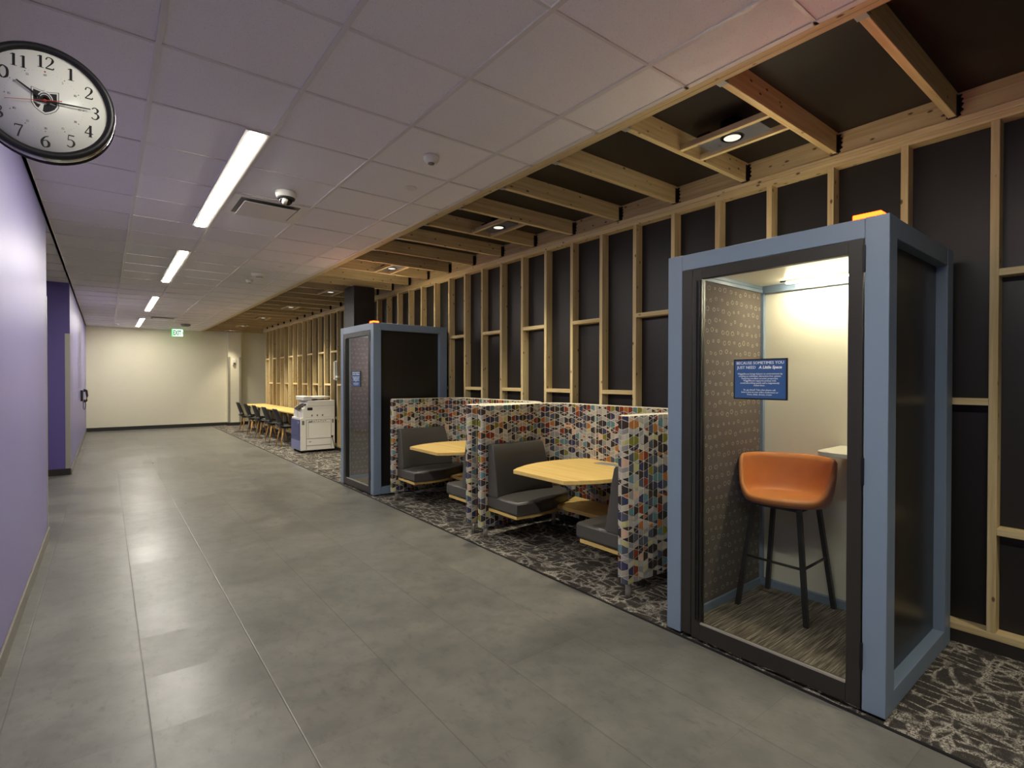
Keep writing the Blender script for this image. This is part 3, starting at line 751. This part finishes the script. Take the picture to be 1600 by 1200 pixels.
for (a, b_), (c_, d_) in zip(tops, feet):
    mb = MB()
    v = []
    for (px, py, pz) in ((c_, d_, 0), (a, b_, zt)):
        v += [(px-.013, py-.013, pz), (px+.013, py-.013, pz), (px+.013, py+.013, pz), (px-.013, py+.013, pz)]
    mb._add(v, [(3,2,1,0),(4,5,6,7)]+[(i, (i+1) % 4, 4+(i+1) % 4, 4+i) for i in range(4)])
    part('leg', mb, M['black_metal'], st)
mb = MB()
def at_h(i, z): q = z/zt; return (feet[i][0]+(tops[i][0]-feet[i][0])*q, feet[i][1]+(tops[i][1]-feet[i][1])*q, z)
mb.tube([at_h(1, .315), at_h(0, .315)], .008, 8); mb.tube([at_h(0, .315), at_h(2, .315)], .008, 8)
part('footrest', mb, M['black_metal'], st)
mb = MB()
for i, j in ((0, 1), (1, 3), (3, 2), (2, 0)): mb.tube([at_h(i, zt-.012), at_h(j, zt-.012)], .009, 8)
mb.tube([at_h(0, zt), at_h(3, zt)], .012, 8); mb.tube([at_h(1, zt), at_h(2, zt)], .012, 8)
part('seat_support', mb, M['black_metal'], st)

# ================================================================== BOOTH SEATING
# local frame: x into the wall, y along the hall with 0 at the unit's middle; the outer outline is a rounded U
UX0, UX1, UW = 2.74, 3.775, .89
def u_outline(off, x_front, n=10):
    """polyline of the U from the near wing's front to the far wing's front, inset by off"""
    r_ = .30-off; X1 = UX1-off; W = UW+.045-off; w0 = UW-off
    pts = [(x_front, -w0), (x_front+.30, -w0-.004)]
    cxr, cyr = X1-r_, W-r_
    for k in range(n+1):
        a = -math.pi/2+math.pi/2*k/n; pts.append((cxr+r_*math.cos(a), -cyr+r_*math.sin(a)))
    for k in range(n+1):
        a = math.pi/2*k/n; pts.append((cxr+r_*math.cos(a), cyr+r_*math.sin(a)))
    pts += [(x_front+.30, w0+.004), (x_front, w0)]
    return [Vector(p) for p in pts]
TH = .085
outer_l = u_outline(0, UX0+.02); inner_l = u_outline(TH, UX0+.02)[::-1]
def cap(p_from, p_to, n=8):      # rounded wing end
    c_ = (p_from+p_to)/2; d = p_from-c_; out_ = []
    for k in range(1, n):
        a = math.pi*k/n; q = Vector((d.x*math.cos(a)-d.y*math.sin(a), d.x*math.sin(a)+d.y*math.cos(a))); out_.append(c_+Vector((-abs(q.x)*.55, q.y)))
    return out_
loop = outer_l+cap(outer_l[-1], inner_l[0])+inner_l+cap(inner_l[-1], outer_l[0])
SB, SZ1 = .105, 1.245
def resample(pts, closed, step):
    P = pts+([pts[0]] if closed else []); acc = [0]
    for a, b_ in zip(P, P[1:]): acc.append(acc[-1]+(b_-a).length)
    tot = acc[-1]
    def at(u):
        u = u % tot if closed else max(0, min(tot, u))
        for i in range(len(acc)-1):
            if u <= acc[i+1]+1e-9:
                f_ = (u-acc[i])/max(1e-9, acc[i+1]-acc[i]); return P[i].lerp(P[i+1], f_), (P[i+1]-P[i]).normalized()
        return P[-1], (P[-1]-P[-2]).normalized()
    return tot, at
tot, at = resample(loop, True, .01)
cen = Vector((0, 0))
for p_ in loop: cen += p_
area = sum(a.x*b_.y-b_.x*a.y for a, b_ in zip(loop, loop[1:]+loop[:1]))
SGN = 1 if area > 0 else -1
def surf(u, v, off):
    p_, d = at(u); nrm = Vector((d.y, -d.x))*SGN
    # smooth the normal a little around corners
    p2, d2 = at(u+.012); p3, d3 = at(u-.012); dd = (d+d2+d3).normalized(); nrm = Vector((dd.y, -dd.x))*SGN
    return Vector((p_.x+nrm.x*off, p_.y+nrm.y*off, v))
def screen_mesh():
    bm = bmesh.new()
    # padded base body
    NU = int(tot/.02); prof = [(-.020, SB), (-.006, SB+.004), (0, SB+.016), (0, SZ1-.016), (-.006, SZ1-.004), (-.020, SZ1)]
    rows = [[bm.verts.new(surf(tot*i/NU, z, o_)) for i in range(NU)] for o_, z in prof]
    for a, b_ in zip(rows, rows[1:]):
        for i in range(NU):
            f_ = bm.faces.new((a[i], a[(i+1) % NU], b_[(i+1) % NU], b_[i])); f_.smooth = True
    from mathutils.geometry import tessellate_polygon
    for row in (rows[0], rows[-1]):
        for tri in tessellate_polygon([[v.co.copy() for v in row]]):
            try: bm.faces.new([row[i] for i in tri])
            except ValueError: pass
    # printed patches
    ncol = int(round(tot/.051)); wc = tot/ncol; s_ = .0365; g_ = .0021; r2 = random.Random(21)
    wts = [c[3] for c in FAB]; Hh = SZ1-.006
    if ncol % 2: ncol += 1; wc = tot/ncol
    UNITS = [[3, 1], [3, 1, 1, 1], [3, 1, 2], [3, 2, 1], [1, 1], [2, 2], [3, 3]]; seq = []
    for i in range(ncol):
        if i % 2 == 0:      # two neighbouring columns share their cuts, so that the patches pair up into hexagons
            seq = [x for _ in range(60) for x in r2.choices(UNITS, [6, 3, 3, 3, 1, 2, 2])[0]]; j_start = -6+2*r2.randint(0, 3); quiet = r2.random() < .2
        L = lambda j_: (math.floor(j_/2)*s_ if i % 2 == 0 else math.floor((j_+1)/2)*s_-s_/2)+SB
        Rg = lambda j_: (math.floor((j_+1)/2)*s_-s_/2 if i % 2 == 0 else math.floor(j_/2)*s_)+SB
        j = j_start; last = None; it = iter(seq)
        while L(j) < Hh or Rg(j) < Hh:
            size = next(it); j1 = j+size
            bl, br, tl, tr = L(j), Rg(j), L(j1), Rg(j1); j = j1
            if size == 3: ci = r2.choices(range(len(FAB)), [.06, .05, .03, .02, .18, .16, .13, .11, .09, .06, .05, .07, .02, .03])[0]
            elif size == 1: ci = r2.choice([4, 5, 4, 6, 9, 4, 5, 10, 0, 1, 2, 0])
            else: ci = r2.choice([0, 1, 0, 2, 3, 0, 1, 12])
            if ci == last: ci = (ci+3) % len(FAB)
            last = ci
            # inset by the printed white line, clipped to the panel, in narrow strips so that it follows the curve
            gd = g_*math.hypot(1, (br-bl)/wc); x0, x1 = g_/wc, 1-g_/wc
            bot = lambda q: max(bl+(br-bl)*q+gd, SB+.006)
            top = lambda q: min(tl+(tr-tl)*q-gd, Hh)
            if top(x0) <= bot(x0) and top(x1) <= bot(x1): continue
            for _ in range(24):
                if top(x0) > bot(x0): break
                x0 += (x1-x0)*.06
            for _ in range(24):
                if top(x1) > bot(x1): break
                x1 -= (x1-x0)*.06
            NS = 6; pv = None
            for k in range(NS+1):
                q = x0+(x1-x0)*k/NS; zb, zt_ = bot(q), top(q)
                if zt_-zb < .0006: zt_ = zb+.0006
                o_ = lambda z: .0014 if SB+.02 < z < SZ1-.02 else .0004
                cur = (bm.verts.new(surf((i+q)*wc, zb, o_(zb))), bm.verts.new(surf((i+q)*wc, zt_, o_(zt_))))
                if pv:
                    f_ = bm.faces.new((pv[0], cur[0], cur[1], pv[1])); f_.material_index = 1+ci; f_.smooth = True
                pv = cur
    bmesh.ops.recalc_face_normals(bm, faces=bm.faces)
    me = bpy.data.meshes.new('privacy_screen'); bm.to_mesh(me); bm.free()
    for m_ in fab_m: me.materials.append(m_)
    return me
def seating(label, y):
    t = thing('booth_seating', label, 'booth seating', (0, y, 0), 0, 'patterned booth seating units')
    link('privacy_screen', screen_mesh(), t, label='multicoloured geometric fabric screen')
    for sx_ in (-1, 1):
        part('leg', MB().lathe([(.020, .004), (.020, SB+.01)], 16, Matrix.Translation((UX0+.07, sx_*(UW-TH/2), 0))), M['steel'], t, label='steel tube leg')
        part('leg', MB().lathe([(.020, .004), (.020, SB+.01)], 16, Matrix.Translation((UX1-.16, sx_*(UW-.10), 0))), M['steel'], t, label='steel tube leg')
    for sg in (1, -1):
        # seat cushion in plan (outer side follows the wing, inner side slightly bowed)
        yo = UW-TH-.002
        Y = lambda v: sg*v
        seat = [(2.80, Y(.36)), (3.06, Y(.335)), (3.22, Y(.36)), (3.50, Y(.46)), (3.60, Y(.58)), (3.62, Y(yo-.08)), (3.52, Y(yo+.0)), (3.30, Y(yo)), (2.80, Y(yo))]
        mb = MB(); mb.prism(seat, .292, .415, 'z', .022, 3); part('seat', mb, M['leather'], t)
        plat = [(2.812, Y(.385)), (3.06, Y(.365)), (3.22, Y(.385)), (3.52, Y(.48)), (3.62, Y(yo-.08)), (3.52, Y(yo)), (2.812, Y(yo))]
        mb = MB(); mb.prism(plat, .262, .290, 'z', .002, 1); part('seat_board', mb, M['ply'], t)
        # backrest: thicker at the bottom, face follows a shallow arc
        top_f = [(2.80, .725), (2.92, .748), (3.05, .762), (3.18, .765), (3.32, .752), (3.42, .735)]
        bot_f = [(2.80, .640), (2.94, .690), (3.06, .712), (3.22, .715), (3.36, .700), (3.50, .665)]
        nb = len(top_f); rows = []
        zs = [(.410, 0), (.420, .0), (.60, .35), (.78, .72), (.862, .93), (.880, 1.0)]
        for z, q in zs:
            ins_ = .012 if z in (.410, .880) else 0
            rows.append([Vector((b_[0]+(a[0]-b_[0])*q, Y(b_[1]+(a[1]-b_[1])*q+ins_), z)) for a, b_ in zip(top_f, bot_f)])
        back = []
        for (z, q), row in zip(zs, rows):
            back.append([Vector((p_.x, Y(yo-.002+.115*max(0, p_.x-3.06)*.9*(1 if p_.x < 3.3 else .8)), z)) for p_ in row])
        mb = MB()
        # closed skin: front rows + back rows, joined
        full = [r_+bk[::-1] for r_, bk in zip(rows, back)]
        mb.grid(full, True, True); mb.poly(full[0]); mb.poly(full[-1])
        o = part('backrest', mb, M['leather'], t)
        bv_ = o.modifiers.new('edge', 'BEVEL'); bv_.width = .012; bv_.segments = 3; bv_.limit_method = 'ANGLE'; bv_.angle_limit = R(50)
    part('seam_piping', MB().box(UX1-TH-.0035, UX1-TH+.004, .272, .280, SB+.02, SZ1-.012), fab_m[0], t)
    # ledge between the benches and the table above it
    mb = MB(); mb.prism([(3.30, -.40), (3.30, .40), (3.52, .47), (3.685, .55), (3.685, -.55), (3.52, -.47)], .292, .325, 'z', .002, 1)
    part('ledge', mb, M['ply'], t)
    pts = [(2.715, .305), (2.80, .365), (2.95, .435), (3.12, .480), (3.32, .490), (3.50, .455), (3.685, .400), (3.685, -.400), (3.50, -.455), (3.32, -.490), (3.12, -.480), (2.95, -.435), (2.80, -.365), (2.715, -.305)]
    mb = MB(); mb.prism(pts, .690, .722, 'z', .003, 2); tp = part('tabletop', mb, M['ply'], t, label='pale wood tabletop')
    part('power_port', MB().box(3.50, 3.62, -.13, .13, .7225, .7265, .002), M['steel'], tp)
    mb = MB()
    for k, (y_, x_) in enumerate(((.30, 3.30), (.12, 3.42))):
        mb.tube([(x_, y_, .262), (x_-.02, y_-.03, .18), (x_-.03, y_-.10, .12), (x_+.01, y_-.12, .17), (x_+.03, y_-.06, .10), (x_+.02, y_+.04, .14), (x_, y_+.09, .262)], .005, 6)
    part('cable', mb, M['black_rubber'], t)
    for y_ in (-.215, .215): part('support_leg', MB().box(3.44, 3.462, y_-.011, y_+.011, .004, .292), M['black_metal'], t)
    return t
su1 = seating('nearer patterned booth seating unit, beside the nearest phone booth', 3.175)
su2 = dup(su1, None, 'farther patterned booth seating unit, beside the far phone booth', (0, 5.075, 0))

# ================================================================== COPIER
t = thing('copier', 'large white office copier with navy front doors beside the chairs', 'copier', (3.05, 10.82, .004))
W_, D_ = .60, .70
part('body', MB().box(.012, D_, 0, W_, .045, .70, .006).box(.06, D_, .002, W_, .70, .90, .006).box(.10, D_, .004, W_-.02, .90, .935), M['printer_body'], t)
for dx, dy in ((.06, .06), (.06, .54), (.64, .06), (.64, .54)): part('caster', MB().lathe([(.025, 0), (.025, .045)], 14, Matrix.Translation((dx, dy, 0))), M['black_rubber'], t)
part('front_door', MB().box(-.006, .012, .012, W_-.012, .36, .665, .003), M['printer_blue'], t, label='navy front door')
dr = part('paper_drawer', MB().box(-.006, .012, .012, W_-.012, .255, .355, .003), M['printer_blue'], t, label='navy paper drawer')
part('paper_drawer', MB().box(-.006, .012, .012, W_-.012, .165, .25, .003), M['printer_lilac'], t, label='lilac paper drawer'); part('paper_drawer', MB().box(-.006, .012, .012, W_-.012, .06, .16, .003), M['printer_lilac'], t, label='lilac paper drawer')
part('badge', MB().box(-.008, -.005, .06, .09, .59, .63), M['white'], t)
part('output_tower', MB().box(.045, .30, .30, W_-.01, .69, .86, .006), M['white'], t)
part('control_panel', MB().prism([(.02, .86), (.17, .965), (.165, .985), (.01, .885)], .10, .42, 'y', .003), M['black_gloss'], t, label='black tilted touch screen')
part('output_slot', MB().box(.15, .25, -.002, .30, .850, .905), M['black_rubber'], t)
part('scanner', MB().box(.155, D_, -.003, W_, .935, 1.045, .008), M['printer_body'], t)
part('scanner_trim', MB().box(.148, .30, .0, .56, 1.035, 1.047), M['printer_blue'], t)
part('document_feeder', MB().box(.085, .25, .03, W_-.02, 1.045, 1.13, .012).box(.40, .46, .15, .42, 1.045, 1.09), M['white'], t)
part('feeder_tray', MB().prism([(.25, 1.085), (.40, 1.075), (.62, 1.105), (.62, 1.125), (.40, 1.122), (.25, 1.115)], .06, W_-.05, 'y', .004), M['white'], t)
part('exit_tray', MB().box(.25, .62, .08, W_-.08, 1.046, 1.056), M['black_rubber'], t)
mb = MB()
mb.box(.13, .62, -.004, .0, .135, .143); mb.box(.13, .62, -.004, .0, .275, .283); mb.box(.125, .133, -.004, 0, .06, .66); mb.box(.62, .626, -.004, 0, .06, .66); mb.box(.13, .62, -.004, 0, .655, .661)
mb.box(.165, .60, -.003, 0, .60, .604); mb.box(.165, .169, -.003, 0, .30, .60)
mb.box(.045, .09, -.003, 0, .56, .645); mb.box(.645, .675, -.003, 0, .58, .66); mb.box(.63, .69, -.003, 0, .31, .314)
part('side_seams', mb, M['printer_dark'], t)
mb = MB()
for k in range(8): mb.box(.18+.045*k, .205+.045*k, -.004, 0, .618+.008*(k % 2), .630+.008*(k % 2))
for k in range(3):
    c_ = .24+.105*k; mb.prism([(c_-.018, .745), (c_, .768), (c_+.018, .745), (c_, .722)], -.004, .0, 'y')
mb.box(.17, .24, -.010, 0, .615, .625); mb.box(.18, .22, -.008, 0, .215, .225)
part('side_marks', mb, M['printer_dark'], t)
part('power_cord', MB().tube([(.64, -.006, .30), (.645, -.02, .27), (.68, -.015, .12), (.71, .0, .02), (.725, -.03, .008), (.733, -.01, .06), (.734, .03, .2)], .006, 8).box(.62, .66, -.02, 0, .285, .32, .004), M['ink'], t)

# ================================================================== WALL COUNTER AND CHAIRS
t = thing('wall_counter', 'long pale wood counter table along the stud wall behind the chairs', 'counter', (0, 0, 0))
part('counter_top', MB().box(3.24, 3.79, 11.55, 17.1, .712, .742, .003), M['ply'], t)
for y in (11.75, 13.1, 14.4, 15.7, 16.9):
    part('leg', MB().box(3.32, 3.37, y-.025, y+.025, .03, .712).box(3.30, 3.76, y-.03, y+.03, .004, .03).box(3.30, 3.76, y-.02, y+.02, .69, .712), M['printer_dark'], t)
def chair(label, y):
    t = thing('side_chair', label, 'chair', (3.19, y, .004), 0, 'dark chairs at the wall counter')
    # local: front is +x (towards the counter), back is -x
    mb = MB(); rows = []
    prof = [(.24, .425), (.235, .445), (.19, .452), (.05, .440), (-.10, .436), (-.17, .446), (-.20, .47)]
    for x, z in prof:
        hw = .215-.03*max(0, -x)/.2; rows.append([Vector((x, hw*q, z+.02*abs(q)**3)) for q in (-1, -.75, -.5, -.25, 0, .25, .5, .75, 1)])
    mb.grid(rows)
    o = part('seat', mb, M['black_rubber'], t); sd = o.modifiers.new('thickness', 'SOLIDIFY'); sd.thickness = .022
    # back shell with a hand-hold opening above the seat
    mb = MB(); zs = [.47, .505, .545, .56, .65, .74, .80, .825]; qs = [-1, -.78, -.55, -.28, 0, .28, .55, .78, 1]
    def bp(z, q):
        h_ = (z-.47)/.355; hw = .200+.022*math.sin(math.pi*min(1, h_*1.1))-.03*max(0, h_-.85)/.15
        return Vector((-.195-.115*h_+.055*abs(q)**2*(1-.3*h_), hw*q, z))
    P = [[mb.bm.verts.new(bp(z, q)) for q in qs] for z in zs]
    for i in range(len(zs)-1):
        for k in range(len(qs)-1):
            if i == 1 and 1 <= k <= 6: continue
            if i == 0 and False: continue
            f_ = mb.bm.faces.new((P[i][k], P[i][k+1], P[i+1][k+1], P[i+1][k])); f_.smooth = True
    o = part('backrest', mb, M['black_rubber'], t); sd = o.modifiers.new('thickness', 'SOLIDIFY'); sd.thickness = .014
    part('seat_frame', MB().box(-.14, .16, -.15, .15, .398, .415, .004), M['black_metal'], t)
    for (a, b_), (c_, d_) in (((-.12, -.14), (-.19, -.20)), ((-.12, .14), (-.19, .20)), ((.14, -.14), (.21, -.20)), ((.14, .14), (.21, .20))):
        part('leg', MB().tube([(c_, d_, 0), (a, b_, .40)], .011, 10, .018), M['leg_wood'], t, label='tapered wooden leg')
    return t
ch = ['dark shell chair with wooden legs next to the copier', 'second dark shell chair from the copier at the wall counter', 'middle one of the five dark chairs at the wall counter',
      'fourth dark shell chair from the copier at the wall counter', 'farthest dark shell chair, nearest the cream column']
c0 = None
for lb, y in zip(ch, (12.24, 13.26, 14.28, 15.28, 16.28)):
    if c0 is None: c0 = chair(lb, y)
    else: dup(c0, None, lb, (3.19, y, .004))

# ================================================================== SMALL WALL THINGS
t = thing('wall_telephone', 'black wall telephone with hanging cord on the far lavender wall', 'telephone', (XL, 14.9, 1.11))
part('base', MB().box(.001, .045, -.09, .09, -.12, .12, .008), M['black_rubber'], t)
part('handset', MB().tube([(.075, -.02, .13), (.10, -.02, .11), (.112, -.02, 0), (.10, -.02, -.11), (.075, -.02, -.13)], .022, 10).lathe([(.032, 0), (.032, .03)], 16, Matrix.Translation((.05, -.02, .115)) @ Matrix.Rotation(R(90), 4, 'Y')).lathe([(.032, 0), (.032, .03)], 16, Matrix.Translation((.05, -.02, -.115)) @ Matrix.Rotation(R(90), 4, 'Y')), M['black_rubber'], t)
part('cord', MB().tube([(.08, -.02, -.13), (.085, 0, -.20), (.075, .015, -.27), (.06, .03, -.31), (.045, .03, -.28), (.045, .02, -.18), (.04, .0, -.12)], .007, 8), M['black_rubber'], t)
t = thing('wall_handset', 'white handset unit fixed on a stud just left of the far booth', 'intercom', (XR, 10.806, 1.66))
part('base', MB().box(-.03, -.001, -.045, .045, -.20, .20, .006), M['white'], t)
part('handset', MB().box(-.065, -.031, -.03, .03, -.19, .19, .012), M['white'], t)
part('bracket', MB().box(-.05, -.001, -.16, -.046, -.15, -.11, .004), M['white'], t)
t = thing('wall_strobe', 'small white alarm strobe on the cream column', 'alarm strobe', (3.244, YB-.25, 2.01))
part('body', MB().box(-.045, .045, -.03, -.001, -.085, .10, .006), M['white'], t); part('lens', MB().box(-.03, .03, -.05, -.03, -.06, -.01, .006), M['chrome'], t)
def guard(label, x, y, sx_, sy_, z0=.10, z1=2.18):
    """stainless angle: one leg along x, one along y from the corner"""
    a = .06; q = .0025
    mb = MB(); mb.box(x, x+sx_*a, y, y-sy_*q, z0, z1); mb.box(x, x-sx_*q, y-sy_*q, y+sy_*a, z0, z1)
    thing('corner_guard', label, 'corner guard', (0, 0, 0), mb=mb, mat=M['steel'])
guard('steel corner guard on the violet recess corner of the far wall', XL+.0005, 10.5895, -1, 1)
guard('steel corner guard at the end of the near lavender wall', XL+.0005, 6.5205, -1, -1, .10, 2.25)
guard('steel corner guard on the left edge of the cream column', 3.07-.0005, YB-.2505, 1, 1)
guard('steel corner guard on the right edge of the cream column', 3.44+.0005, YB-.2505, -1, 1)

# ================================================================== WORLD AND OUTPUT SETTINGS
for o in C.objects:
    if o.name.startswith('ceiling_') and o.get('category'): o['kind'] = 'thing'
w = bpy.data.worlds.new('world'); bpy.context.scene.world = w; w.use_nodes = True
w.node_tree.nodes['Background'].inputs[0].default_value = (.02, .02, .02, 1)
sc = bpy.context.scene
sc.view_settings.view_transform = 'Standard'; sc.view_settings.look = 'None'; sc.view_settings.gamma = 1; sc.view_settings.use_curve_mapping = False
sc.view_settings.exposure = 1.92
sc.cycles.max_bounces = 8; sc.cycles.diffuse_bounces = 5; sc.cycles.glossy_bounces = 4; sc.cycles.transparent_max_bounces = 12
sc.cycles.sample_clamp_indirect = 6; sc.cycles.caustics_reflective = False; sc.cycles.caustics_refractive = False
sc.cycles.use_denoising = True
